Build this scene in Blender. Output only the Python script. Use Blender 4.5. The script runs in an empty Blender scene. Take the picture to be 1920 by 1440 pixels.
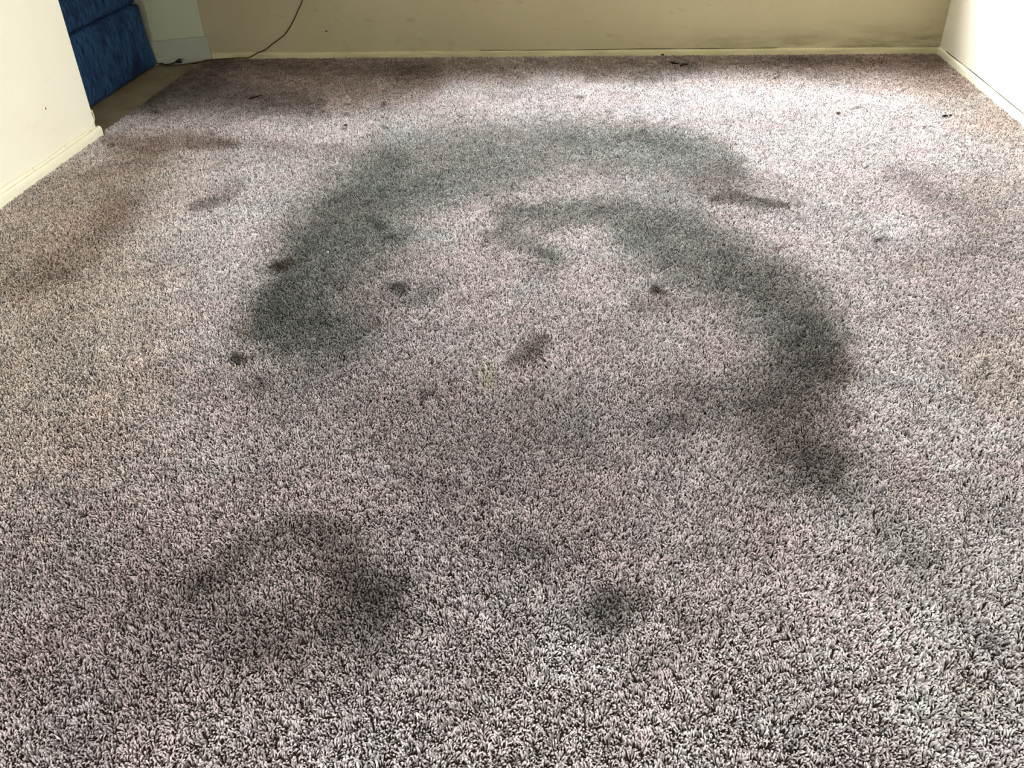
import bpy, bmesh, math, random
import numpy as np
from mathutils import Vector, Matrix, noise

R = random.Random(7)
NR = np.random.RandomState(7)
SC = bpy.context.scene
COL = SC.collection

# ------------------------------------------------------------------ camera
CAMH = 1.5
F_PX, PITCH, ROLL, YAW = 1666.297, 0.599, -0.0342, -0.1023
def cam_axes():
    cy, sy = math.cos(YAW), math.sin(YAW)
    fwd0 = np.array([sy, cy, 0.]); right = np.array([cy, -sy, 0.]); up = np.array([0, 0, 1.])
    fwd = fwd0*math.cos(PITCH) - up*math.sin(PITCH)
    u = up*math.cos(PITCH) + fwd0*math.sin(PITCH)
    return fwd, right*math.cos(ROLL) + u*math.sin(ROLL), -right*math.sin(ROLL) + u*math.cos(ROLL)
FW, RT, UP = cam_axes()
cam_data = bpy.data.cameras.new('camera')
cam_data.sensor_width = 36.0
cam_data.lens = F_PX/1920*36.0
cam_data.clip_start = 0.05
cam = bpy.data.objects.new('camera', cam_data)
COL.objects.link(cam)
cam.matrix_world = Matrix(((RT[0], UP[0], -FW[0], 0), (RT[1], UP[1], -FW[1], 0), (RT[2], UP[2], -FW[2], CAMH), (0, 0, 0, 1)))
SC.camera = cam

def on_floor(px, py, z=0.0):
    """point of the place at height z that was measured at a pixel of the 1920x1440 photograph"""
    d = FW*F_PX + RT*(px-960) - UP*(py-720)
    t = (z-CAMH)/d[2]
    return Vector((t*d[0], t*d[1], z))
def on_plane(px, py, axis, val):
    d = FW*F_PX + RT*(px-960) - UP*(py-720)
    t = val/d[axis]
    return Vector((t*d[0], t*d[1], CAMH+t*d[2]))

# ------------------------------------------------------------------ world, lights, exposure
w = bpy.data.worlds.new('overcast_sky'); SC.world = w; w.use_nodes = True
w.node_tree.nodes['Background'].inputs[0].default_value = (0.86, 0.93, 1.0, 1)
w.node_tree.nodes['Background'].inputs[1].default_value = 1.0
SC.view_settings.view_transform = 'Standard'
SC.view_settings.look = 'None'
SC.view_settings.gamma = 1.0
SC.view_settings.use_curve_mapping = False
SC.view_settings.exposure = 0.0

def area(name, loc, rot, sx, sy, power, color, spread=math.pi):
    l = bpy.data.lights.new(name, 'AREA'); l.shape = 'RECTANGLE'; l.size = sx; l.size_y = sy
    l.energy = power; l.color = color; l.spread = spread
    o = bpy.data.objects.new(name, l); COL.objects.link(o); o.location = loc; o.rotation_euler = rot
    return o
# daylight entering by the window over the far wall and an added fill light behind the camera
area('daylight_far_window', (0.75, 6.62, 1.98), (math.radians(-72), 0, 0), 3.2, 1.5, 800, (0.93, 0.97, 1.0))
area('added_fill_light', (-0.8, -1.75, 1.5), (math.radians(82), 0, 0), 2.4, 1.4, 92, (0.93, 0.97, 1.0))
CEIL = 2.42
SC.cycles.max_bounces = 8
SC.cycles.diffuse_bounces = 5
SC.cycles.use_denoising = True
SC.cycles.denoiser = 'OPENIMAGEDENOISE'
SC.cycles.denoising_input_passes = 'RGB_ALBEDO_NORMAL'

# ------------------------------------------------------------------ materials
def srgb(r, g, b):
    f = lambda c: (c/255/12.92) if c/255 <= 0.04045 else ((c/255+0.055)/1.055)**2.4
    return (f(r), f(g), f(b), 1)
def mat(name, rough=0.6, spec=0.3):
    m = bpy.data.materials.new(name); m.use_nodes = True
    b = m.node_tree.nodes['Principled BSDF']
    b.inputs['Roughness'].default_value = rough
    b.inputs['Specular IOR Level'].default_value = spec
    return m, m.node_tree, b
def nd(t, kind, **kw):
    n = t.nodes.new(kind)
    for k, v in kw.items():
        if k in ('inputs',):
            for i, x in v.items(): n.inputs[i].default_value = x
        else: setattr(n, k, v)
    return n
def noise_mix(t, coord, scale, lo, hi, c1, c2, detail=4, stretch=None):
    """colour output mixing c1 to c2 by a noise"""
    src = coord
    if stretch:
        mp = nd(t, 'ShaderNodeMapping'); mp.inputs['Scale'].default_value = stretch
        t.links.new(src, mp.inputs[0]); src = mp.outputs[0]
    n = nd(t, 'ShaderNodeTexNoise', inputs={'Scale': scale, 'Detail': detail}); t.links.new(src, n.inputs['Vector'])
    r = nd(t, 'ShaderNodeMapRange', inputs={1: lo, 2: hi}); t.links.new(n.outputs['Fac'], r.inputs[0])
    m = nd(t, 'ShaderNodeMix', data_type='RGBA'); t.links.new(r.outputs[0], m.inputs[0])
    for i, c in ((6, c1), (7, c2)):
        if isinstance(c, tuple): m.inputs[i].default_value = c
        else: t.links.new(c, m.inputs[i])
    return m.outputs[2], n.outputs['Fac']

def wall_paint(name, base, dirty, scuff, dirty_low=0.0, dirt_x=None):
    m, t, b = mat(name, 0.55, 0.25)
    g = nd(t, 'ShaderNodeNewGeometry'); P = g.outputs['Position']
    c, _ = noise_mix(t, P, 1.6, 0.35, 0.75, base, dirty, 6)
    c, _ = noise_mix(t, P, 9.0, 0.62, 0.80, c, scuff, 8, (1, 1, 2.2))
    # soil splashed on the lowest centimetres, broken up by a noise
    sx = nd(t, 'ShaderNodeSeparateXYZ'); t.links.new(P, sx.inputs[0])
    if dirty_low > 0:
        hr = nd(t, 'ShaderNodeMapRange', inputs={1: 0.19, 2: 0.04, 3: 0.0, 4: dirty_low}); t.links.new(sx.outputs[2], hr.inputs[0])
        n = nd(t, 'ShaderNodeTexNoise', inputs={'Scale': 3.0, 'Detail': 8, 'Roughness': 0.65})
        mp = nd(t, 'ShaderNodeMapping'); mp.inputs['Scale'].default_value = (1, 1, 5)
        t.links.new(P, mp.inputs[0]); t.links.new(mp.outputs[0], n.inputs['Vector'])
        nr = nd(t, 'ShaderNodeMapRange', inputs={1: 0.42, 2: 0.68}); t.links.new(n.outputs['Fac'], nr.inputs[0])
        mu = nd(t, 'ShaderNodeMath', operation='MULTIPLY'); t.links.new(hr.outputs[0], mu.inputs[0]); t.links.new(nr.outputs[0], mu.inputs[1])
        last = mu.outputs[0]
        if dirt_x:
            xr = nd(t, 'ShaderNodeMapRange', inputs={1: dirt_x[0], 2: dirt_x[1]}); t.links.new(sx.outputs[0], xr.inputs[0])
            mu2 = nd(t, 'ShaderNodeMath', operation='MULTIPLY'); t.links.new(last, mu2.inputs[0]); t.links.new(xr.outputs[0], mu2.inputs[1])
            last = mu2.outputs[0]
        mx = nd(t, 'ShaderNodeMix', data_type='RGBA'); t.links.new(last, mx.inputs[0]); t.links.new(c, mx.inputs[6])
        mx.inputs[7].default_value = srgb(86, 74, 48); c = mx.outputs[2]
    t.links.new(c, b.inputs['Base Color'])
    n = nd(t, 'ShaderNodeTexNoise', inputs={'Scale': 140, 'Detail': 3}); t.links.new(P, n.inputs['Vector'])
    bp = nd(t, 'ShaderNodeBump', inputs={'Strength': 0.12, 'Distance': 0.002}); t.links.new(n.outputs['Fac'], bp.inputs['Height'])
    t.links.new(bp.outputs[0], b.inputs['Normal'])
    return m
M = {}
M['wall_back'] = wall_paint('yellowed_shaded_paint', srgb(168, 157, 126), srgb(157, 147, 115), srgb(146, 130, 104), 0.9, (0.2, 1.4))  # far wall's base colour lowered to carry the shade below the window
M['wall_side'] = wall_paint('cream_paint', srgb(247, 242, 224), srgb(243, 236, 216), srgb(234, 226, 206))
M['wall_corner'] = wall_paint('grey_green_paint', srgb(160, 164, 142), srgb(150, 154, 134), srgb(142, 142, 124))
M['panel'] = wall_paint('grey_panel_paint', srgb(150, 152, 138), srgb(140, 142, 132), srgb(128, 130, 120))
M['base'] = wall_paint('baseboard_paint', srgb(192, 182, 144), srgb(178, 168, 130), srgb(190, 178, 136), 0.35)
M['base_left'] = wall_paint('cream_baseboard_paint', srgb(242, 238, 214), srgb(236, 230, 205), srgb(222, 214, 190))
M['ceil'] = wall_paint('ceiling_paint', srgb(225, 222, 210), srgb(220, 216, 204), srgb(214, 210, 196))

m, t, b = mat('caulk_gap', 0.9, 0.1); b.inputs['Base Color'].default_value = srgb(60, 52, 34); M['gap'] = m
m, t, b = mat('black_rubber', 0.5, 0.4); b.inputs['Base Color'].default_value = srgb(26, 22, 20); M['rubber'] = m
m, t, b = mat('brown_rubber', 0.55, 0.35); b.inputs['Base Color'].default_value = srgb(58, 46, 28); M['cord'] = m
m, t, b = mat('plug_metal', 0.35, 0.5); b.inputs['Base Color'].default_value = srgb(170, 160, 130); b.inputs['Metallic'].default_value = 1; M['metal'] = m
m, t, b = mat('painted_cable', 0.5, 0.3); b.inputs['Base Color'].default_value = srgb(236, 232, 208); M['cable'] = m
m, t, b = mat('dark_crumb', 0.85, 0.1); b.inputs['Base Color'].default_value = srgb(30, 24, 18); M['crumb'] = m
m, t, b = mat('grey_lint', 0.9, 0.1); b.inputs['Base Color'].default_value = srgb(66, 60, 50); M['lint'] = m
m, t, b = mat('white_lint', 0.8, 0.1); b.inputs['Base Color'].default_value = srgb(240, 240, 232); M['white'] = m
m, t, b = mat('pale_plastic', 0.7, 0.1); b.inputs['Base Color'].default_value = srgb(100, 94, 86); M['plastic'] = m

# blue woven upholstery: vertical slubs
m, t, b = mat('blue_slub_weave', 0.85, 0.15)
tc = nd(t, 'ShaderNodeNewGeometry'); P = tc.outputs['Position']
c, f1 = noise_mix(t, P, 130, 0.36, 0.64, srgb(28, 48, 76), srgb(52, 84, 122), 5, (1, 1, 0.12))
c, f2 = noise_mix(t, P, 55, 0.52, 0.72, c, srgb(18, 22, 42), 5, (1, 1, 0.2))
c, f3 = noise_mix(t, P, 5, 0.45, 0.75, c, srgb(28, 34, 62), 3)
t.links.new(c, b.inputs['Base Color'])
n2 = nd(t, 'ShaderNodeTexNoise', inputs={'Scale': 260, 'Detail': 2}); t.links.new(P, n2.inputs['Vector'])
ad = nd(t, 'ShaderNodeMath', operation='ADD'); t.links.new(n2.outputs['Fac'], ad.inputs[0]); t.links.new(f1, ad.inputs[1])
bp = nd(t, 'ShaderNodeBump', inputs={'Strength': 0.5, 'Distance': 0.003}); t.links.new(ad.outputs[0], bp.inputs['Height'])
t.links.new(bp.outputs[0], b.inputs['Normal'])
b.inputs['Specular IOR Level'].default_value = 0.05
M['blue'] = m

# carpet backing under the pile
m, t, b = mat('carpet_backing', 0.95, 0.05)
tc = nd(t, 'ShaderNodeNewGeometry'); P = tc.outputs['Position']
c, f1 = noise_mix(t, P, 170, 0.35, 0.65, srgb(56, 48, 42), srgb(84, 74, 66), 3)
t.links.new(c, b.inputs['Base Color'])
M['backing'] = m
# flat worn carpet beside the sofa
m, t, b = mat('worn_flat_carpet', 0.95, 0.05)
tc = nd(t, 'ShaderNodeNewGeometry'); P = tc.outputs['Position']
c, f1 = noise_mix(t, P, 320, 0.3, 0.7, srgb(112, 108, 88), srgb(138, 132, 110), 3)
c, f2 = noise_mix(t, P, 5, 0.35, 0.65, c, srgb(118, 104, 84), 5)
t.links.new(c, b.inputs['Base Color'])
bp = nd(t, 'ShaderNodeBump', inputs={'Strength': 0.6, 'Distance': 0.003}); t.links.new(f1, bp.inputs['Height'])
t.links.new(bp.outputs[0], b.inputs['Normal'])
M['flat'] = m
# pile yarn: colour of each tuft cluster comes from its soil and painted shade attribute, of each tuft from the mesh
m, t, b = mat('cut_pile_yarn', 0.62, 0.25)
a1 = nd(t, 'ShaderNodeAttribute', attribute_type='INSTANCER', attribute_name='soil_and_shade')
a2 = nd(t, 'ShaderNodeAttribute', attribute_type='GEOMETRY', attribute_name='yarn')
mu = nd(t, 'ShaderNodeMix', data_type='RGBA', blend_type='MULTIPLY'); mu.inputs[0].default_value = 1
t.links.new(a1.outputs['Color'], mu.inputs[6]); t.links.new(a2.outputs['Color'], mu.inputs[7])
t.links.new(mu.outputs[2], b.inputs['Base Color'])
b.inputs['Sheen Weight'].default_value = 0.22
b.inputs['Sheen Roughness'].default_value = 0.45
M['pile'] = m

# ------------------------------------------------------------------ helpers
def link(name, bm, m, parent=None, smooth=False):
    me = bpy.data.meshes.new(name); bm.to_mesh(me); bm.free()
    if smooth:
        for p in me.polygons: p.use_smooth = True
    me.materials.append(m)
    o = bpy.data.objects.new(name, me); COL.objects.link(o)
    if parent: o.parent = parent
    return o
def tag(o, label, cat, group=None):
    o['label'] = label; o['category'] = cat
    if group: o['group'] = group
    return o
def struct(o): o['kind'] = 'structure'; return o
def box(bm, x0, x1, y0, y1, z0, z1, bev=0.0, seg=1):
    r = bmesh.ops.create_cube(bm, size=1)
    vs = r['verts']
    bmesh.ops.scale(bm, vec=(x1-x0, y1-y0, z1-z0), verts=vs)
    bmesh.ops.translate(bm, vec=((x0+x1)/2, (y0+y1)/2, (z0+z1)/2), verts=vs)
    if bev:
        es = list({e for v in vs for e in v.link_edges})
        bmesh.ops.bevel(bm, geom=es, offset=bev, segments=seg, profile=0.5, affect='EDGES')
def prism(bm, pts, z0, z1):
    a = [bm.verts.new((x, y, z0)) for x, y in pts]; c = [bm.verts.new((x, y, z1)) for x, y in pts]
    n = len(pts)
    bm.faces.new(a[::-1]); bm.faces.new(c)
    for i in range(n): bm.faces.new((a[i], a[(i+1) % n], c[(i+1) % n], c[i]))
    bmesh.ops.recalc_face_normals(bm, faces=bm.faces)
def smooth_path(pts, n):
    """Catmull-Rom through the points"""
    P = [Vector(p) for p in pts]; P = [P[0]*2-P[1]] + P + [P[-1]*2-P[-2]]
    out = []
    for i in range(1, len(P)-2):
        for k in range(n):
            u = k/n; p0, p1, p2, p3 = P[i-1:i+3]
            out.append(0.5*((2*p1) + (p2-p0)*u + (2*p0-5*p1+4*p2-p3)*u*u + (3*p1-p0-3*p2+p3)*u**3))
    out.append(P[-2]); return out
def tube(bm, path, r, sides=8):
    rings = []
    nrm = None
    for i, p in enumerate(path):
        d = (path[min(i+1, len(path)-1)] - path[max(i-1, 0)]).normalized()
        if nrm is None: nrm = d.orthogonal().normalized()
        nrm = (nrm - d*nrm.dot(d)).normalized(); bn = d.cross(nrm)
        rr = r(i/(len(path)-1)) if callable(r) else r
        rings.append([bm.verts.new(p + (nrm*math.cos(2*math.pi*k/sides) + bn*math.sin(2*math.pi*k/sides))*rr) for k in range(sides)])
    for a, c in zip(rings, rings[1:]):
        for k in range(sides): bm.faces.new((a[k], a[(k+1) % sides], c[(k+1) % sides], c[k]))
    bm.faces.new(rings[0][::-1]); bm.faces.new(rings[-1])

# ------------------------------------------------------------------ the room
XR, XL, YB, YF = 2.1428, -2.6094, 5.9634, -1.6
STUB = 4.433          # the left wall ends here; the sofa recess opens beyond
ZF = -0.015           # floor under the pile; pile tips are at z = 0
XA = -4.1             # far side of the recess
def wall_box(name, m, *boxes):
    bm = bmesh.new()
    for b_ in boxes: box(bm, *b_)
    return struct(link(name, bm, m))
wall_box('floor', M['backing'], (XA, XR+0.12, YF-0.12, YB+0.12, ZF-0.1, ZF))
wall_box('ceiling', M['ceil'], (XA, XR+0.12, YF-0.12, YB+0.12, CEIL, CEIL+0.1))
# far wall with its window opening above the picture
WX0, WX1, WZ0, WZ1 = 0.0, 1.66, 0.92, 2.10
wall_box('wall_back', M['wall_back'], (XL+0.03, XR+0.12, YB, YB+0.12, ZF, WZ0), (XL+0.03, XR+0.12, YB, YB+0.12, WZ1, CEIL),
         (XL+0.03, WX0, YB, YB+0.12, WZ0, WZ1), (WX1, XR+0.12, YB, YB+0.12, WZ0, WZ1))
wall_box('wall_right', M['wall_side'], (XR, XR+0.12, YF, YB, ZF, CEIL))
NX0, NX1, NZ0, NZ1 = -2.0, 0.4, 0.75, 2.1
bm = bmesh.new(); box(bm, XL-0.115, XL, YF, STUB, ZF, CEIL)
# rounded plaster corner bead on the visible end of the stub wall
es = [e for e in bm.edges if abs(e.verts[0].co.y-STUB) < 1e-5 and abs(e.verts[1].co.y-STUB) < 1e-5 and abs(e.verts[0].co.z-e.verts[1].co.z) > 1]
bmesh.ops.bevel(bm, geom=es, offset=0.008, segments=3, affect='EDGES')
struct(link('wall_left', bm, M['wall_side']))
wall_box('wall_front', M['wall_side'], (XA, XR+0.12, YF-0.12, YF, ZF, NZ0), (XA, XR+0.12, YF-0.12, YF, NZ1, CEIL),
         (XA, NX0, YF-0.12, YF, NZ0, NZ1), (NX1, XR+0.12, YF-0.12, YF, NZ0, NZ1))
wall_box('wall_recess', M['wall_corner'], (XA-0.1, XA, YF, YB, ZF, CEIL))
# angled corner between far wall and recess
A = Vector((XL+0.035, YB+0.004)); B = Vector((-2.88, 5.845))
bm = bmesh.new(); prism(bm, [(A.x, A.y), (XL+0.035, YB+0.12), (XA, YB+0.12), (XA, B.y), (B.x, B.y)], ZF, CEIL)
struct(link('wall_corner', bm, M['wall_corner']))
dv = (B-A).normalized(); nn = Vector((dv.y, -dv.x))
if nn.y > 0: nn = -nn
bm = bmesh.new()
a0 = A + dv*(-0.012); b0 = B + dv*0.02
prism(bm, [(a0.x, a0.y+0.0), (b0.x, b0.y), (b0.x+nn.x*0.022, b0.y+nn.y*0.022), (a0.x+nn.x*0.022, a0.y+nn.y*0.022)], ZF, 0.142)
bmesh.ops.bevel(bm, geom=[e for e in bm.edges if e.verts[0].co.z > 0.1 and e.verts[1].co.z > 0.1], offset=0.004, segments=2, affect='EDGES')
struct(link('baseboard_corner', bm, M['panel']))

# thin wavy baseboards, thick with old paint
def baseboard(name, m, p0, p1, out, h, thick, seed, cap=0.0):
    """strip from p0 to p1, 'out' points into the room; the top edge wanders a little"""
    bm = bmesh.new(); L = (Vector(p1)-Vector(p0)).length; n = max(8, int(L/0.06))
    prof_prev = None
    for i in range(n+1):
        s = i/n; p = Vector(p0).lerp(Vector(p1), s)
        j = noise.noise(Vector((s*L*2.1, seed, 0)))*0.0035 + noise.noise(Vector((s*L*9, seed, 3)))*0.0012
        th = thick + noise.noise(Vector((s*L*4, seed, 7)))*0.0015
        prof = []
        for (u, z) in ((0, ZF), (1, ZF), (1.0, h*0.55), (0.9, h*0.82), (0.62, h*0.97), (0.0, h)):
            q = p + Vector(out)*(th*u)
            prof.append(bm.verts.new((q.x, q.y, z + (j if z > 0 else 0))))
        if prof_prev:
            for k in range(len(prof)-1): bm.faces.new((prof_prev[k], prof_prev[k+1], prof[k+1], prof[k]))
        else: bm.faces.new(prof)
        prof_prev = prof
    bm.faces.new(prof_prev[::-1])
    bmesh.ops.recalc_face_normals(bm, faces=bm.faces)
    return struct(link(name, bm, m, smooth=False))
baseboard('baseboard_back', M['base'], (XL+0.06, YB, 0), (XR-0.006, YB, 0), (0, -1, 0), 0.034, 0.012, 1.3)
baseboard('baseboard_right', M['base_left'], (XR, YB-0.002, 0), (XR, YF, 0), (-1, 0, 0), 0.036, 0.014, 4.1)
baseboard('baseboard_left', M['base_left'], (XL, YF, 0), (XL, STUB+0.012, 0), (1, 0, 0), 0.040, 0.020, 8.7)
# open paint cracks above the baseboards
def crack(name, pts, r, m=M['gap']):
    bm = bmesh.new(); path = smooth_path(pts, 5); tube(bm, path, lambda u: r*(0.35+0.65*abs(math.sin(u*17+1))**0.6), 5)
    return struct(link(name, bm, m))
crack('trim_1', [(XR-0.0005, y, 0.0385+0.0015*math.sin(y*5)) for y in np.linspace(YB-0.12, 3.3, 14)], 0.0022)
crack('trim_2', [(x, YB-0.0005, 0.0365+0.001*math.sin(x*6)) for x in np.linspace(-0.75, 1.15, 14)], 0.0020)
# frames of the far window, above the picture, and of the opening added for the fill light behind the camera
def frame(name, parts):
    bm = bmesh.new()
    for p in parts: box(bm, *p, bev=0.004)
    return struct(link(name, bm, M['ceil']))
frame('window_1', [(WX0, WX1, YB+0.05, YB+0.1, WZ0, WZ0+0.05), (WX0, WX1, YB+0.05, YB+0.1, WZ1-0.05, WZ1), (WX0, WX0+0.05, YB+0.05, YB+0.1, WZ0+0.05, WZ1-0.05),
                   (WX1-0.05, WX1, YB+0.05, YB+0.1, WZ0+0.05, WZ1-0.05), ((WX0+WX1)/2-0.02, (WX0+WX1)/2+0.02, YB+0.05, YB+0.1, WZ0+0.05, WZ1-0.05)])
frame('added_fill_window', [(NX0, NX1, YF-0.1, YF-0.05, NZ0, NZ0+0.05), (NX0, NX1, YF-0.1, YF-0.05, NZ1-0.05, NZ1), (NX0, NX0+0.05, YF-0.1, YF-0.05, NZ0+0.05, NZ1-0.05),
                   (NX1-0.05, NX1, YF-0.1, YF-0.05, NZ0+0.05, NZ1-0.05), ((NX0+NX1)/2-0.02, (NX0+NX1)/2+0.02, YF-0.1, YF-0.05, NZ0+0.05, NZ1-0.05)])

# worn flat carpet of the recess
bm = bmesh.new()
pts = [(XL-0.005+0.006*noise.noise(Vector((0, y*6, 0))), y) for y in np.linspace(STUB+0.002, 5.84, 30)]
prism(bm, pts + [(XA+0.01, 5.84), (XA+0.01, STUB+0.002)], ZF-0.001, -0.006)
fl = link('recess_carpet', bm, M['flat']); tag(fl, 'flat worn olive brown carpet strip along the foot of the blue sofa', 'carpet')

# ------------------------------------------------------------------ carpet pile
CELL = 0.0143
xs = np.arange(XL+0.004, XR-0.010, CELL); ys = np.arange(0.28, YB-0.008, CELL*0.93)
gx, gy = np.meshgrid(xs, ys); gx[::2] += CELL/2
px = gx.ravel() + NR.uniform(-1, 1, gx.size)*CELL*0.14
py = gy.ravel() + NR.uniform(-1, 1, gx.size)*CELL*0.14
lim_l = np.where(py < STUB+0.03, XL+0.024, XL-0.002 + 0.010*np.sin(py*23)*np.sin(py*7.3))
keep = (px > lim_l) & (px < XR-0.018) & (py < YB-0.016)
# leave room at the angled corner
keep &= ~((px < XL+0.02) & (py > 5.90))
px, py = px[keep], py[keep]; N = px.size
pz = NR.uniform(-0.0016, 0.0012, N)

def vnoise(x, y, scale, seed, octaves=4, gain=0.5):
    out = np.zeros_like(x); amp = 1.0; tot = 0
    for o in range(octaves):
        rs = np.random.RandomState(seed*31+o); T = rs.uniform(-1, 1, (256, 256))
        u = x*scale + 13.7*o + 101; v = y*scale + 7.1*o + 57
        iu = np.floor(u).astype(int); iv = np.floor(v).astype(int); fu = u-iu; fv = v-iv
        fu = fu*fu*(3-2*fu); fv = fv*fv*(3-2*fv)
        a = T[iu % 256, iv % 256]; b_ = T[(iu+1) % 256, iv % 256]; c_ = T[iu % 256, (iv+1) % 256]; d_ = T[(iu+1) % 256, (iv+1) % 256]
        out += amp*((a*(1-fu)+b_*fu)*(1-fv) + (c_*(1-fu)+d_*fu)*fv); tot += amp
        amp *= gain; scale *= 2.03
    return out/tot

# where each cluster stands in the photograph's frame: the stains were measured there
D = np.stack([px, py, np.full(N, -CAMH)], 1); zc = D @ FW
ix = 960 + F_PX*(D @ RT)/zc; iy = 720 - F_PX*(D @ UP)/zc
# ragged outlines: shift the look-up by a noise of the floor
wob = 1660/np.maximum(zc, 0.5)
jx = ix + wob*(vnoise(px, py, 7, 3)*0.05 + vnoise(px, py, 40, 5, 2)*0.014)
jy = iy + wob*(vnoise(px, py, 7, 4)*0.035 + vnoise(px, py, 40, 6, 2)*0.010)*(CAMH/np.maximum(zc, 1))*1.6

soil_and_shade = np.ones((N, 3))  # tint per cluster: soil, plus shade painted in near far wall and recess
RAG = vnoise(px, py, 26, 9, 4, 0.65)
G = np.array([0.42, 0.465, 0.44])    # grey-green traffic soil
K = np.array([0.24, 0.235, 0.225])    # nearly black soil
K2 = np.array([0.13, 0.12, 0.11])
Br = np.array([0.50, 0.40, 0.34])     # brown soil
Mv = np.array([0.55, 0.49, 0.51])     # mauve grey wear
Tn = np.array([0.74, 0.66, 0.54])     # tan
def apply(wt, tint, rag=0.35):
    global soil_and_shade
    wt = np.clip(wt*(1+rag*RAG), 0, 1)[:, None]
    soil_and_shade = soil_and_shade*((1-wt) + wt*tint)
def blob(cx, cy, rx, ry, ang, amt, tint, p=1.3, grain=0.25):
    a = math.radians(ang); dx = jx-cx; dy = jy-cy
    u = (dx*math.cos(a)+dy*math.sin(a))/rx; v = (-dx*math.sin(a)+dy*math.cos(a))/ry
    d2 = u*u+v*v
    apply((amt if p < 1.8 else min(1, amt*1.3))*np.exp(-np.power(d2*0.75+1e-9, p)), tint, 0.35 if p < 1.8 else 0.08)
def stroke(pts, amt, tint, p=1.4):
    """pts: (x, y, half width) ; soft-edged band"""
    best = np.zeros(N)
    for (x0, y0, w0), (x1, y1, w1) in zip(pts, pts[1:]):
        dx, dy = x1-x0, y1-y0; L = dx*dx+dy*dy
        tt = np.clip(((jx-x0)*dx+(jy-y0)*dy)/L, 0, 1)
        ww = w0+(w1-w0)*tt
        d2 = ((jx-x0-dx*tt)**2+(jy-y0-dy*tt)**2)/ww**2
        best = np.maximum(best, np.exp(-np.power(d2*0.75+1e-9, p)))
    apply(amt*best, tint)
#STAINS, with some shade painted in
GR = np.array([0.47, 0.45, 0.43])
# outer arch of the worn track
stroke([(520, 600, 70), (560, 560, 90), (615, 480, 100), (680, 395, 100), (740, 325, 80), (830, 292, 58), (950, 280, 50), (1080, 272, 44), (1200, 275, 46), (1310, 290, 38), (1380, 305, 26)], 0.78, G, 1.8)
stroke([(640, 640, 50), (560, 625, 50), (520, 585, 45), (565, 520, 55), (620, 440, 60), (680, 370, 45), (730, 310, 30)], 0.55, G, 1.6)
stroke([(490, 600, 26), (530, 530, 26), (580, 450, 26), (640, 370, 18)], 0.34, K)
stroke([(560, 600, 36), (640, 630, 34), (700, 590, 26)], 0.28, K)
blob(1085, 262, 70, 20, 0, 0.40, G); blob(1245, 262, 62, 18, 6, 0.50, G); blob(1310, 290, 60, 14, 15, 0.35, G); blob(1190, 258, 30, 12, 0, .25, K)
blob(850, 355, 130, 46, -6, 0.45, G); blob(700, 560, 100, 80, 0, 0.30, Mv); blob(720, 440, 90, 60, 0, 0.25, G)
blob(1010, 335, 190, 40, 0, 0.30, G); blob(1250, 340, 130, 34, 5, 0.25, G); blob(740, 300, 50, 24, 0, 0.15, G); blob(1390, 345, 60, 26, 0, 0.3, GR)
# inner arch
stroke([(960, 410, 24), (1040, 400, 24), (1110, 398, 26), (1180, 410, 34), (1240, 440, 56), (1310, 475, 66), (1380, 505, 66), (1440, 545, 66), (1490, 590, 60), (1520, 640, 60)], 0.72, G, 1.8)
stroke([(1190, 455, 40), (1260, 490, 50), (1330, 520, 40)], 0.38, G); stroke([(1110, 395, 14), (1190, 400, 18), (1290, 430, 22), (1350, 465, 24)], 0.30, K)
stroke([(1380, 505, 36), (1440, 535, 44), (1510, 565, 36)], 0.36, K); blob(1400, 560, 120, 60, 20, .2, GR)
stroke([(1540, 640, 60), (1515, 700, 76), (1480, 760, 74), (1500, 820, 68), (1530, 880, 58)], 0.85, GR, 1.7)
blob(1560, 680, 42, 38, 20, 0.45, Br); blob(1490, 700, 70, 60, 0, 0.30, K); blob(1440, 640, 80, 40, 0, .25, GR)
blob(1340, 740, 105, 44, -10, 0.45, K); blob(1430, 810, 110, 70, 20, 0.40, GR); blob(1600, 765, 36, 20, 15, 0.40, Br)
blob(1600, 900, 95, 70, 25, 0.38, G); blob(1430, 1010, 42, 40, 30, 0.42, Br); blob(1400, 930, 70, 50, 30, 0.35, GR); blob(1500, 860, 60, 40, 0, .25, K)
blob(1720, 1030, 66, 42, 25, 0.42, G); blob(1740, 1055, 30, 22, 0, 0.38, K); blob(1520, 950, 60, 40, 0, .15, G)
blob(1740, 1090, 120, 35, 20, 0.18, G)
# small inner curl
stroke([(920, 436, 17), (970, 448, 18), (1005, 464, 19), (1040, 482, 17)], 0.62, G); blob(1020, 472, 26, 8, 20, .3, K)
blob(1000, 497, 75, 18, -8, 0.35, GR); blob(930, 455, 30, 14, 0, .25, Mv)
stroke([(930, 393, 8), (975, 384, 10)], 0.5, G); stroke([(990, 400, 16), (1060, 412, 18), (1110, 405, 16)], .25, G)
# bottom-left stain
stroke([(370, 1082, 26), (420, 1055, 32), (490, 1018, 38), (560, 997, 32), (620, 1005, 38), (665, 1050, 50), (680, 1110, 60)], 0.64, np.array([0.36, 0.36, 0.34]), 1.6)
blob(580, 1130, 160, 105, 10, 0.55, GR); blob(670, 1110, 60, 46, 0, 0.55, K); blob(500, 1190, 120, 66, 0, 0.36, K)
blob(380, 1080, 24, 16, 0, 0.45, G); blob(330, 1150, 130, 90, 0, 0.34, Mv); blob(485, 1240, 60, 34, 0, 0.4, K)
blob(740, 1150, 80, 60, 0, 0.25, G); blob(600, 1010, 50, 24, 0, .3, K); blob(610, 1190, 60, 40, 0, .25, K); blob(440, 1140, 70, 50, 0, .2, K)
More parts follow.
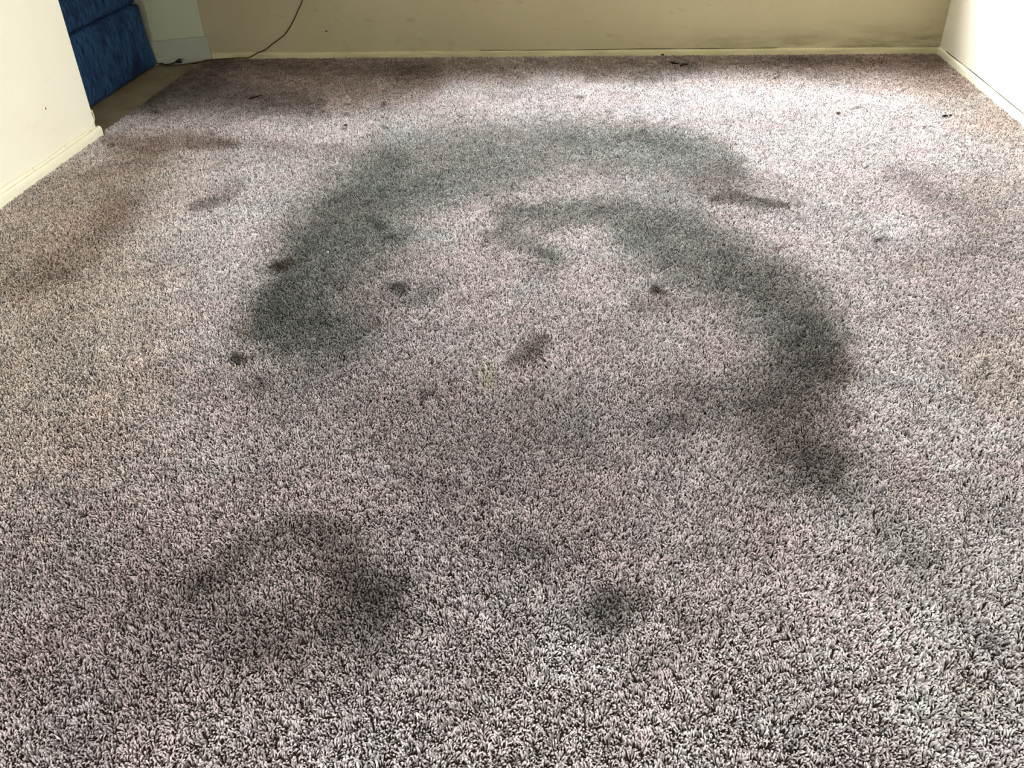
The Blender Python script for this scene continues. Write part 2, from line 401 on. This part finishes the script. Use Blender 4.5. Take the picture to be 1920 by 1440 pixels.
# round spot in front
blob(1160, 1142, 56, 52, 15, 0.80, K, 1.75); blob(1140, 1125, 30, 25, 0, 0.35, K); blob(1195, 1150, 22, 28, 0, 0.35, K)
blob(1300, 1150, 40, 22, 20, 0.34, K); blob(1430, 1150, 60, 24, 20, 0.2, G); blob(1240, 1260, 60, 30, -30, 0.30, K)
blob(1000, 1030, 55, 28, 10, 0.36, K); blob(1010, 1045, 80, 46, 0, 0.2, G)
blob(1855, 1197, 24, 14, 15, 0.60, K); blob(1790, 1160, 30, 14, 30, 0.35, K); blob(1840, 1290, 90, 34, 40, 0.35, np.array([0.6, 0.56, 0.45]))
blob(1600, 1320, 60, 30, 20, .2, K); blob(1250, 1180, 40, 20, 0, .2, K); blob(760, 900, 50, 30, 0, .15, K)
# middle marks
stroke([(958, 680, 13), (982, 662, 22), (1003, 644, 22), (1022, 632, 14)], 0.72, np.array([0.30, 0.25, 0.22]), 2.4)
blob(925, 700, 20, 12, 60, 0.6, np.array([1.05, 1.15, 0.82])); blob(1000, 760, 60, 40, 0, 0.15, K); blob(960, 850, 120, 50, 0, .12, K)
blob(703, 420, 17, 10, 0, 0.60, K2, 1.8); blob(735, 446, 20, 10, 10, 0.55, K2, 1.8); blob(765, 432, 10, 5, 0, 0.35, K)
blob(745, 537, 20, 9, 0, 0.68, K2, 1.8); blob(775, 556, 28, 13, -10, 0.45, G); blob(800, 543, 24, 9, -15, 0.42, K)
blob(513, 497, 18, 10, -12, 0.80, np.array([0.2, 0.16, 0.13]), 2.5); blob(532, 494, 22, 9, -8, 0.6, Br, 2)
blob(463, 622, 13, 7, -10, 0.6, Br, 2); blob(447, 671, 16, 11, 0, 0.78, K2, 2); blob(478, 722, 22, 20, 0, 0.62, K)
blob(795, 619, 13, 7, 0, 0.55, Br, 2); blob(755, 658, 14, 8, 0, 0.4, G); blob(800, 743, 15, 9, 0, 0.75, K); blob(500, 735, 40, 25, 0, 0.25, Mv); blob(710, 603, 12, 6, 0, .4, Br, 2)
blob(1236, 548, 13, 10, 0, 0.78, K2, 2); blob(1225, 562, 42, 22, 10, 0.48, Br); blob(1210, 575, 34, 16, 0, .25, K); blob(1232, 500, 14, 7, 0, .4, K)
stroke([(1346, 373, 7), (1385, 370, 11), (1420, 377, 10), (1450, 381, 7), (1485, 382, 4)], 0.80, np.array([0.28, 0.26, 0.22]), 2.2)
blob(1335, 350, 40, 18, 0, 0.35, Br); blob(1470, 464, 24, 4, -15, 0.6, Br, 2); blob(1355, 320, 40, 18, 0, 0.2, Br)
blob(1647, 452, 9, 5, 0, 0.7, K2, 2); blob(1455, 400, 50, 12, 0, .2, GR)
blob(1245, 800, 34, 20, -10, 0.50, K); blob(1235, 820, 50, 32, -10, 0.30, Mv); blob(1310, 580, 50, 14, 0, .2, Br)
blob(905, 556, 18, 7, 0, 0.4, Br); blob(860, 566, 28, 9, 0, .25, Mv); blob(1155, 500, 28, 11, 0, .3, Br)
blob(895, 920, 70, 30, 0, .14, K); blob(500, 900, 100, 60, 0, .16, K)
# left side
stroke([(195, 262, 14), (290, 270, 20), (370, 266, 13), (440, 268, 9)], 0.62, Br); stroke([(350, 266, 10), (440, 266, 9), (560, 275, 9), (640, 280, 10)], 0.40, GR)
blob(260, 292, 50, 26, -20, 0.50, Br); blob(420, 264, 26, 8, 0, .35, K)
stroke([(368, 386, 9), (400, 378, 13), (436, 354, 12), (452, 340, 8)], 0.55, GR, 1.8); blob(395, 381, 34, 9, -10, 0.45, K)
stroke([(30, 545, 26), (110, 505, 38), (180, 460, 36), (240, 390, 26)], 0.48, Br); blob(210, 390, 60, 24, -30, .40, Br); blob(100, 500, 60, 24, -30, .25, K)
blob(350, 560, 40, 26, 0, 0.15, Mv); blob(530, 730, 150, 60, 0, .12, Mv)
blob(60, 420, 210, 130, 0, 0.60, Tn); blob(60, 640, 250, 190, 0, 0.60, Tn); blob(90, 900, 280, 200, 0, 0.35, Tn); blob(230, 340, 170, 60, -20, .5, Tn)
# between sofa and the middle of the far wall: grimy band with the shade there painted in
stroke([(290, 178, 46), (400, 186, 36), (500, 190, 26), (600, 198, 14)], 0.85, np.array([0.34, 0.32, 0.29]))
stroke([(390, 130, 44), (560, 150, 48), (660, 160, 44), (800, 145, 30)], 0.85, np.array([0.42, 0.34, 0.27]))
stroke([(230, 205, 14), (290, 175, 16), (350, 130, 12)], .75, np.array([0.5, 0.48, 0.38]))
stroke([(390, 112, 16), (700, 118, 26), (1000, 118, 26), (1300, 114, 26), (1500, 114, 26), (1760, 108, 24)], 0.85, np.array([0.36, 0.29, 0.23]))  # dirt along the far wall, widened and darkened as painted sill shadow
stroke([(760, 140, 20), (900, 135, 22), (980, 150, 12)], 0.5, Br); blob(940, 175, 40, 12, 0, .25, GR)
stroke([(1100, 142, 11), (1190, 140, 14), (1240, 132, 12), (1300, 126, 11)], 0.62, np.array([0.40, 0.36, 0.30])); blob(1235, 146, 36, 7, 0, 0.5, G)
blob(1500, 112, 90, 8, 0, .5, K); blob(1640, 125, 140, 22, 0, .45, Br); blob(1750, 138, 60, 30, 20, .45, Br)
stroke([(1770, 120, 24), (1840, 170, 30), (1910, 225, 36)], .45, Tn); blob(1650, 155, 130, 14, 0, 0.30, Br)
blob(580, 215, 40, 8, 0, 0.2, G); blob(640, 290, 60, 12, 0, .25, G); blob(500, 290, 120, 16, 0, .15, G)
# right side
blob(1690, 322, 42, 14, 0, 0.50, Mv); blob(1750, 360, 70, 28, 15, 0.42, Mv); blob(1850, 420, 120, 46, 22, 0.50, np.array([0.50, 0.45, 0.40]))
blob(1880, 350, 70, 50, 10, 0.35, Tn); blob(1810, 480, 100, 70, 0, 0.30, Mv); blob(1870, 700, 95, 120, 0, 0.32, Tn); blob(1720, 490, 40, 20, 0, 0.25, Tn)
blob(1640, 205, 40, 8, 0, .2, Mv); blob(1860, 980, 60, 40, 0, 0.25, Mv)
blob(1160, 620, 100, 40, 0, .1, Mv)
# general wear: the middle and the near left are greyer
blob(900, 840, 520, 170, 0, 0.30, Mv); blob(420, 1200, 500, 280, 0, 0.42, Mv); blob(1020, 980, 440, 170, 0, 0.36, Mv); blob(900, 600, 300, 130, 0, .22, Mv); blob(60, 1250, 260, 240, 0, .35, Mv)
blob(560, 740, 190, 62, 0, 0.34, GR); blob(880, 800, 260, 80, 0, 0.34, GR); blob(520, 590, 60, 40, 0, 0.25, K)
blob(1500, 190, 560, 60, 0, 0.26, GR); blob(1750, 300, 220, 60, 10, 0.15, GR); blob(640, 700, 120, 30, 0, .15, GR)  # pile greyed under the far window to even out its light
stroke([(225, 190, 16), (290, 165, 26), (360, 140, 26), (420, 120, 18)], 0.75, np.array([0.36, 0.33, 0.26]))  # olive tint and recess shade painted into the pile
blob(320, 190, 100, 26, -15, 0.60, np.array([0.45, 0.44, 0.42]))  # more painted shade at the recess mouth
blob(1440, 620, 110, 60, 20, 0.30, GR); blob(1480, 730, 100, 60, 0, 0.38, GR); blob(1350, 750, 120, 50, 0, 0.22, GR); blob(1500, 860, 110, 60, 20, 0.26, GR)
blob(1340, 360, 130, 46, 8, 0.26, GR); blob(640, 570, 110, 60, -10, 0.26, G); blob(620, 660, 90, 30, 0, 0.2, GR)
stroke([(1080, 112, 24), (1400, 116, 28), (1650, 125, 34), (1780, 150, 40)], 0.45, np.array([0.60, 0.50, 0.43]))  # right part of the far-wall band: dirt and painted sill shadow
blob(1800, 190, 110, 50, 30, 0.40, Tn); blob(1880, 260, 80, 36, 20, .3, Tn)
blob(470, 160, 210, 40, 0, 0.45, np.array([0.56, 0.47, 0.39])); blob(250, 300, 120, 30, -20, .3, Br); blob(700, 200, 90, 14, 0, .15, Br)  # far left pile browned further, its shade painted in
blob(100, 1200, 260, 260, 0, 0.22, Br); blob(960, 720, 420, 120, 0, 0.14, Mv); blob(1250, 1020, 260, 90, 0, .12, Mv)
#END
# specks of dropped dirt
dark_specks = [(577, 197), (577, 213), (615, 214), (655, 196), (715, 196), (726, 221), (657, 212), (855, 221), (640, 238), (723, 237), (1460, 143), (1464, 244), (1602, 203), (1677, 238), (1088, 180), (1142, 206), (1015, 201), (600, 185), (425, 183), (330, 203), (280, 205), (290, 208), (393, 250), (340, 300), (215, 270), (90, 345), (1500, 160), (1655, 185), (1205, 245), (1690, 470)]
for sx_, sy_ in dark_specks: blob(sx_, sy_, R.uniform(4, 8), R.uniform(1.8, 3.2), R.uniform(-15, 15), 0.6, K, 2)
soil_and_shade *= (1 + 0.12*vnoise(px, py, 3.0, 11, 4))[:, None] * (1 + 0.16*vnoise(px, py, 14, 12, 3))[:, None]
warm = vnoise(px, py, 5.0, 15, 4)[:, None]
soil_and_shade *= 1 + warm*np.array([0.05, -0.01, -0.03]) + vnoise(px, py, 16, 17, 3)[:, None]*np.array([-0.03, 0.015, 0.005])
soil_and_shade *= NR.uniform(0.82, 1.14, N)[:, None]
YARN = np.array([0.835, 0.765, 0.78])
soil_and_shade_c = np.clip(soil_and_shade*YARN, 0.004, 0.90)

# direction in which the pile lies: trodden swirls
lean = 1.5*vnoise(px, py, 1.1, 21, 3) + 1.3*vnoise(px, py, 6, 22, 2) + NR.normal(0, 0.5, N) + np.where(NR.rand(N) < 0.3, math.pi, 0) - 1.0*np.clip((2.6-py)/1.6, 0, 1)
rot = np.stack([NR.normal(0, 0.11, N), NR.normal(0, 0.11, N), lean], 1)
scl = NR.uniform(0.92, 1.12, N)
edge = np.where(py > STUB, np.clip((px-(XL-0.004))/0.14, 0.0, 1), 1.0); scl *= 0.72+0.28*edge

# tuft clusters (seven cut yarns each), 16 kinds
HT = 0.0165
protos = []
for v in range(16):
    bm = bmesh.new(); cl = bm.verts.layers.float_color.new('yarn')
    spots = [(0, 0)] + [(0.0054*math.cos(k*math.pi/3+v*0.13), 0.0054*math.sin(k*math.pi/3+v*0.13)) for k in range(6)]
    for (sx_, sy_) in spots:
        sx_ += R.uniform(-0.0016, 0.0016); sy_ += R.uniform(-0.0016, 0.0016)
        la = R.gauss(0, 0.65); ll = max(0.0, R.gauss(0.0052, 0.0022)); h = HT*R.uniform(0.60, 1.06); rr = R.uniform(0.0014, 0.0022)
        dx, dy = math.cos(la)*ll, math.sin(la)*ll
        bd = (R.uniform(-0.0012, 0.0012), R.uniform(-0.0012, 0.0012))
        shade = R.uniform(0.9, 1.28) if R.random() < 0.70 else R.uniform(0.28, 0.75)
        rings = []; ns = 5
        for i, (s, q) in enumerate(((0, 0.8), (0.5, 0.85), (0.82, 1.12), (0.97, 0.85))):
            cx = sx_ + dx*s*s + bd[0]*math.sin(s*3.1); cy = sy_ + dy*s*s + bd[1]*math.sin(s*3.1); cz = ZF + h*s
            ring = []
            for k in range(ns):
                a = 2*math.pi*k/ns + s*2.2
                vt = bm.verts.new((cx + math.cos(a)*rr*q, cy + math.sin(a)*rr*q, cz)); vt[cl] = (shade, shade, shade, 1); ring.append(vt)
            rings.append(ring)
        tip = bm.verts.new((sx_+dx, sy_+dy, ZF+h*1.03)); tip[cl] = (shade, shade, shade, 1)
        for a_, c_ in zip(rings, rings[1:]):
            for k in range(ns): bm.faces.new((a_[k], a_[(k+1) % ns], c_[(k+1) % ns], c_[k]))
        for k in range(ns): bm.faces.new((rings[-1][k], rings[-1][(k+1) % ns], tip))
    me = bpy.data.meshes.new('tuft_cluster'); bm.to_mesh(me); bm.free()
    for p in me.polygons: p.use_smooth = True
    me.materials.append(M['pile'])
    protos.append(bpy.data.objects.new('tuft_cluster', me))   # only a source for the geometry nodes, never linked

me = bpy.data.meshes.new('carpet_pile')
me.vertices.add(N); me.vertices.foreach_set('co', np.stack([px, py, pz], 1).astype(np.float32).ravel())
def vattr(name, typ, prop, arr):
    a = me.attributes.new(name, typ, 'POINT'); a.data.foreach_set(prop, arr)
vattr('soil_and_shade', 'FLOAT_VECTOR', 'vector', soil_and_shade_c.astype(np.float32).ravel())
vattr('lie', 'FLOAT_VECTOR', 'vector', rot.astype(np.float32).ravel())
vattr('size', 'FLOAT', 'value', scl.astype(np.float32))
vattr('kind_of_tuft', 'INT', 'value', NR.randint(0, 16, N).astype(np.int32))
me.materials.append(M['pile'])
pile = bpy.data.objects.new('carpet_pile', me); COL.objects.link(pile)
pile['kind'] = 'stuff'
tag(pile, 'stained mauve grey cut pile carpet with dark soiled arches covering the floor', 'carpet')
ng = bpy.data.node_groups.new('plant_tufts', 'GeometryNodeTree')
ng.interface.new_socket('Geometry', in_out='INPUT', socket_type='NodeSocketGeometry')
ng.interface.new_socket('Geometry', in_out='OUTPUT', socket_type='NodeSocketGeometry')
gi = ng.nodes.new('NodeGroupInput'); go = ng.nodes.new('NodeGroupOutput')
m2p = ng.nodes.new('GeometryNodeMeshToPoints')
iop = ng.nodes.new('GeometryNodeInstanceOnPoints'); iop.inputs['Pick Instance'].default_value = True
g2i = ng.nodes.new('GeometryNodeGeometryToInstance')
for po in reversed(protos):
    oi = ng.nodes.new('GeometryNodeObjectInfo'); oi.inputs['Object'].default_value = po; oi.inputs['As Instance'].default_value = False
    ng.links.new(oi.outputs['Geometry'], g2i.inputs[0])
def named(nm, typ):
    n = ng.nodes.new('GeometryNodeInputNamedAttribute'); n.data_type = typ; n.inputs['Name'].default_value = nm; return n.outputs['Attribute']
ng.links.new(gi.outputs[0], m2p.inputs['Mesh']); ng.links.new(m2p.outputs[0], iop.inputs['Points'])
ng.links.new(g2i.outputs[0], iop.inputs['Instance'])
ng.links.new(named('kind_of_tuft', 'INT'), iop.inputs['Instance Index'])
e2r = ng.nodes.new('FunctionNodeEulerToRotation'); ng.links.new(named('lie', 'FLOAT_VECTOR'), e2r.inputs[0]); ng.links.new(e2r.outputs[0], iop.inputs['Rotation'])
ng.links.new(named('size', 'FLOAT'), iop.inputs['Scale'])
ng.links.new(iop.outputs[0], go.inputs[0])
md = pile.modifiers.new('tufts', 'NODES'); md.node_group = ng
print('clusters', N)

# ------------------------------------------------------------------ blue sofa in the recess
sofa = bpy.data.objects.new('sofa', None); COL.objects.link(sofa); sofa.location = (-3.3, 4.8, -0.005)
tag(sofa, 'blue woven fabric sofa standing in the recess behind the left wall', 'sofa')
bpy.context.view_layer.update()
def soft_block(name, x0, x1, y0, y1, z0, z1, bev, bulge, taper=0.0, nseg=(12, 26, 8)):
    """upholstered block: subdivided box with rounded edges, bulging faces, spreading a little to the floor"""
    bm = bmesh.new()
    bmesh.ops.create_cube(bm, size=2)
    bmesh.ops.subdivide_edges(bm, edges=bm.edges[:], cuts=14, use_grid_fill=True)
    cx, cy, cz = (x0+x1)/2, (y0+y1)/2, (z0+z1)/2; hx, hy, hz = (x1-x0)/2, (y1-y0)/2, (z1-z0)/2
    for v in bm.verts:
        u = Vector((v.co.x, v.co.y, v.co.z))
        # spend the inner loops near the edges
        q = [math.copysign(1-(1-abs(c))**1.6, c) for c in u]
        p = Vector((q[0]*hx, q[1]*hy, q[2]*hz))
        core = Vector((max(-hx+bev, min(hx-bev, p.x)), max(-hy+bev, min(hy-bev, p.y)), max(-hz+bev, min(hz-bev, p.z))))
        d = p-core
        if d.length > bev: d = d.normalized()*bev
        p = core + d
        fx = (1-q[1]**2)*(1-q[2]**2); fy = (1-q[0]**2)*(1-q[2]**2); fz = (1-q[0]**2)*(1-q[1]**2)
        if abs(u.x) > 0.999: p.x += math.copysign(bulge*fx, u.x)
        if abs(u.y) > 0.999: p.y += math.copysign(bulge*fy, u.y)
        if u.z > 0.999: p.z += bulge*fz*0.3
        tz = (1-q[2])/2
        p.y += math.copysign(taper*tz*tz, p.y) if abs(q[1]) > 0.8 else 0
        n_ = noise.noise(Vector((cx+p.x, cy+p.y, cz+p.z))*5)*0.004
        p += Vector((n_, n_, 0))
        v.co = Vector((cx, cy, cz)) + p - Vector(sofa.location)
    return link(name, bm, M['blue'], sofa, smooth=True)
soft_block('base', -3.75, -2.855, 3.72, 5.735, 0.004, 0.40, 0.03, 0.012, 0.065)
soft_block('seat_cushion', -3.50, -2.861, 4.715, 5.715, 0.399, 0.57, 0.035, 0.010)
soft_block('seat_cushion', -3.50, -2.861, 3.735, 4.700, 0.399, 0.57, 0.035, 0.010)
soft_block('backrest', -3.80, -3.50, 3.73, 5.70, 0.40, 0.92, 0.07, 0.02)

# ------------------------------------------------------------------ black cord on the far wall with plugs
YC = YB-0.004
cord_pts = [on_plane(x, y, 1, YC) for x, y in ((600, -120), (585, -60), (567, 0), (560, 17), (549, 41), (536, 62), (525, 72), (510, 83), (496, 94), (483, 99))]
cord_pts[-1] = on_plane(483, 99, 1, YB-0.018)
cord_pts[-2] = on_plane(496, 94, 1, YB-0.010)
cord_pts += [on_floor(470, 105.5, 0.003), on_floor(449, 109, 0.003), on_floor(413, 111.5, 0.003), on_floor(389, 113.5, 0.003), on_floor(374, 116, 0.003), on_floor(358, 118.5, 0.003), on_floor(339, 121.5, 0.003), on_floor(319, 123, 0.003), on_floor(306, 121.5, 0.003), on_floor(290, 121, 0.004)]
# the end of the cord turns away behind the sofa's end
cord_pts[-1] = Vector((-2.885, 5.825, 0.004))
for p_ in cord_pts[10:14]: p_.y = min(p_.y, YB-0.018); p_.z = 0.005
bm = bmesh.new(); tube(bm, smooth_path(cord_pts, 6), 0.0036, 7)
cord = link('power_cord', bm, M['cord'], smooth=True); tag(cord, 'thin dark cord hanging down the far wall and running along the carpet', 'cord')

pb = on_floor(339, 119, 0.0); pb = Vector((pb.x-0.003, pb.y-0.01, 0.0))
plug = bpy.data.objects.new('plug', None); COL.objects.link(plug); plug.location = pb
tag(plug, 'black power plug lying against the grey skirting beside the sofa', 'plug')
bm = bmesh.new(); box(bm, -0.019, 0.017, -0.011, 0.011, 0.004, 0.034, 0.005, 2)
for v in bm.verts:
    if v.co.x < 0: v.co.y *= 0.6; v.co.z = 0.016+(v.co.z-0.016)*0.6
body = link('plug_body', bm, M['rubber'], plug, smooth=False); body.rotation_euler = (0.1, -0.15, 0.25)
for dy_ in (-0.006, 0.006):
    bm = bmesh.new(); box(bm, 0.016, 0.034, dy_-0.0008, dy_+0.0008, 0.019, 0.026)
    pr = link('prong', bm, M['metal'], plug); pr.rotation_euler = (0.1, -0.15, 0.25)
pts = [pb+Vector((-0.016, -0.004, 0.013)), pb+Vector((-0.035, -0.010, 0.008)), pb+Vector((-0.06, -0.018, 0.004)), pb+Vector((-0.09, -0.028, 0.003)), Vector((-2.845, 5.826, 0.003)), Vector((-2.90, 5.833, 0.004))]
pts = [p-pb for p in pts]
bm = bmesh.new(); tube(bm, smooth_path(pts, 6), lambda u: 0.006-0.0025*min(1, u*3), 7)
link('plug_cord', bm, M['rubber'], plug, smooth=True)

# ------------------------------------------------------------------ painted-over cable along the left baseboard
XC = XL+0.002
cp = [Vector((XL+0.002, STUB-0.003, 0.13)), Vector((XL+0.003, STUB-0.002, 0.095)), Vector((XL+0.003, STUB-0.020, 0.066)), Vector((XL+0.003, STUB-0.065, 0.049))]
cp += [Vector((XL+0.003, y, z)) for y, z in ((4.28, 0.051), (4.09, 0.053), (3.95, 0.050), (3.79, 0.052), (3.58, 0.060), (3.45, 0.050), (3.0, 0.052), (2.4, 0.050))]
bm = bmesh.new(); tube(bm, smooth_path(cp, 6), 0.0026, 7)
cable = link('cable', bm, M['cable'], smooth=True); tag(cable, 'thin cream painted cable clipped above the left baseboard', 'cable')
for y, z in ((4.36, 0.048), (4.10, 0.053), (3.80, 0.052), (3.45, 0.05)):
    bm = bmesh.new(); box(bm, XL, XL+0.007, y-0.004, y+0.004, z-0.007, z+0.004, 0.0015); link('cable_clip', bm, M['cable'], cable)

# ------------------------------------------------------------------ filled hole in the left wall, nail hole in the far wall
q = on_plane(83, 205, 0, XL)
bm = bmesh.new()
path = [Vector((XL+0.0004, q.y+0.016*math.cos(a), q.z+0.018*math.sin(a))) for a in np.linspace(0, 2*math.pi, 28)]
tube(bm, path, 0.0009, 5)
wa = link('wall_patch', bm, M['cable']); tag(wa, 'small round filler ring with a dark screw hole on the left wall', 'wall patch')
bm = bmesh.new(); bmesh.ops.create_cone(bm, cap_ends=True, segments=10, radius1=0.003, radius2=0.002, depth=0.003)
bmesh.ops.rotate(bm, verts=bm.verts, matrix=Matrix.Rotation(math.pi/2, 3, 'Y')); bmesh.ops.scale(bm, vec=(1, 1, 2.0), verts=bm.verts)
bmesh.ops.translate(bm, vec=(XL+0.001, q.y+0.012, q.z), verts=bm.verts)
link('screw', bm, M['lint'], wa)
q = on_plane(612, 58.5, 1, YB)
bm = bmesh.new(); bmesh.ops.create_cone(bm, cap_ends=True, segments=12, radius1=0.0055, radius2=0.0045, depth=0.004)
bmesh.ops.rotate(bm, verts=bm.verts, matrix=Matrix.Rotation(math.pi/2, 3, 'X')); bmesh.ops.scale(bm, vec=(1.5, 1, 0.9), verts=bm.verts)
bmesh.ops.translate(bm, vec=(q.x, YB-0.001, q.z), verts=bm.verts)
nl = link('nail', bm, M['lint']); tag(nl, 'small dark nail head low on the yellowed far wall', 'nail')

# ------------------------------------------------------------------ crumbs and litter on the carpet
def crumb(name, px_, py_, sx_, sy_, sz_, m_, label, rz=0.0, cat='debris', z=0.0):
    p = on_floor(px_, py_, z)
    bm = bmesh.new(); bmesh.ops.create_icosphere(bm, subdivisions=2, radius=1)
    for v in bm.verts:
        k = 1 + 0.45*noise.noise(v.co*1.7 + Vector((px_, py_, 0)))
        v.co = Vector((v.co.x*sx_*k, v.co.y*sy_*k, v.co.z*sz_*k + sz_*0.4))
    o = link(name, bm, m_); o.location = p; o.rotation_euler = (0, 0, rz)
    return tag(o, label, cat)
crumb('crumb', 1772, 218, 0.014, 0.011, 0.006, M['crumb'], 'black crumb on the pale carpet nearest the right baseboard', 0.2)
crumb('crumb', 1782, 216.5, 0.008, 0.008, 0.005, M['lint'], 'small brown crumb touching the black crumb near the right baseboard', 0.4)
crumb('crumb', 1572, 212.5, 0.012, 0.012, 0.005, M['lint'], 'grey lint clump on the pale carpet left of the black crumb', -0.4)
crumb('crumb', 1242, 103.6, 0.008, 0.008, 0.007, M['crumb'], 'black crumb against the far baseboard')
crumb('crumb', 648, 235, 0.010, 0.010, 0.004, M['lint'], 'dark lint on the carpet above the worn arch')
crumb('lint', 461, 246, 0.006, 0.009, 0.005, M['white'], 'white lint on the carpet in front of the sofa recess')
crumb('lint', 615, 473, 0.004, 0.003, 0.003, M['white'], 'tiny white lint on the dark left side of the worn arch')
crumb('lint', 173, 710, 0.004, 0.003, 0.003, M['white'], 'tiny white lint on the tan carpet at the left')
def twig(name, pts, r, label):
    P = [on_floor(x, y, 0.003) for x, y in pts]
    bm = bmesh.new(); tube(bm, smooth_path(P, 4), lambda u: r*(0.5+0.8*math.sin(math.pi*min(1, u+0.12))), 6)
    return tag(link(name, bm, M['crumb'], smooth=True), label, 'debris')
twig('twig', [(1258, 117), (1264, 118.2), (1273, 119.6)], 0.0055, 'left dark twig of the pair below the far baseboard')
twig('twig', [(1276, 123.5), (1281, 121), (1291, 120.2)], 0.0055, 'right dark twig of the pair below the far baseboard')
twig('twig', [(466, 185.5), (478, 182), (493, 178)], 0.0035, 'slender dark twig on the shaded carpet below the hanging cord')
# little pale plastic tag lying on the pile
p0 = on_floor(1515, 566, 0.002); p1 = on_floor(1524, 553.5, 0.002); p2 = on_floor(1527, 556, 0.002); p3 = on_floor(1522, 567, 0.002)
bm = bmesh.new(); prism(bm, [(v.x, v.y) for v in (p0, p3, p2, p1)], 0.001, 0.003)
bmesh.ops.bevel(bm, geom=bm.edges[:], offset=0.0006, segments=1, affect='EDGES')
tg = link('plastic_tab', bm, M['plastic']); tag(tg, 'tiny pale plastic tab lying on the right side of the dark arch', 'debris')
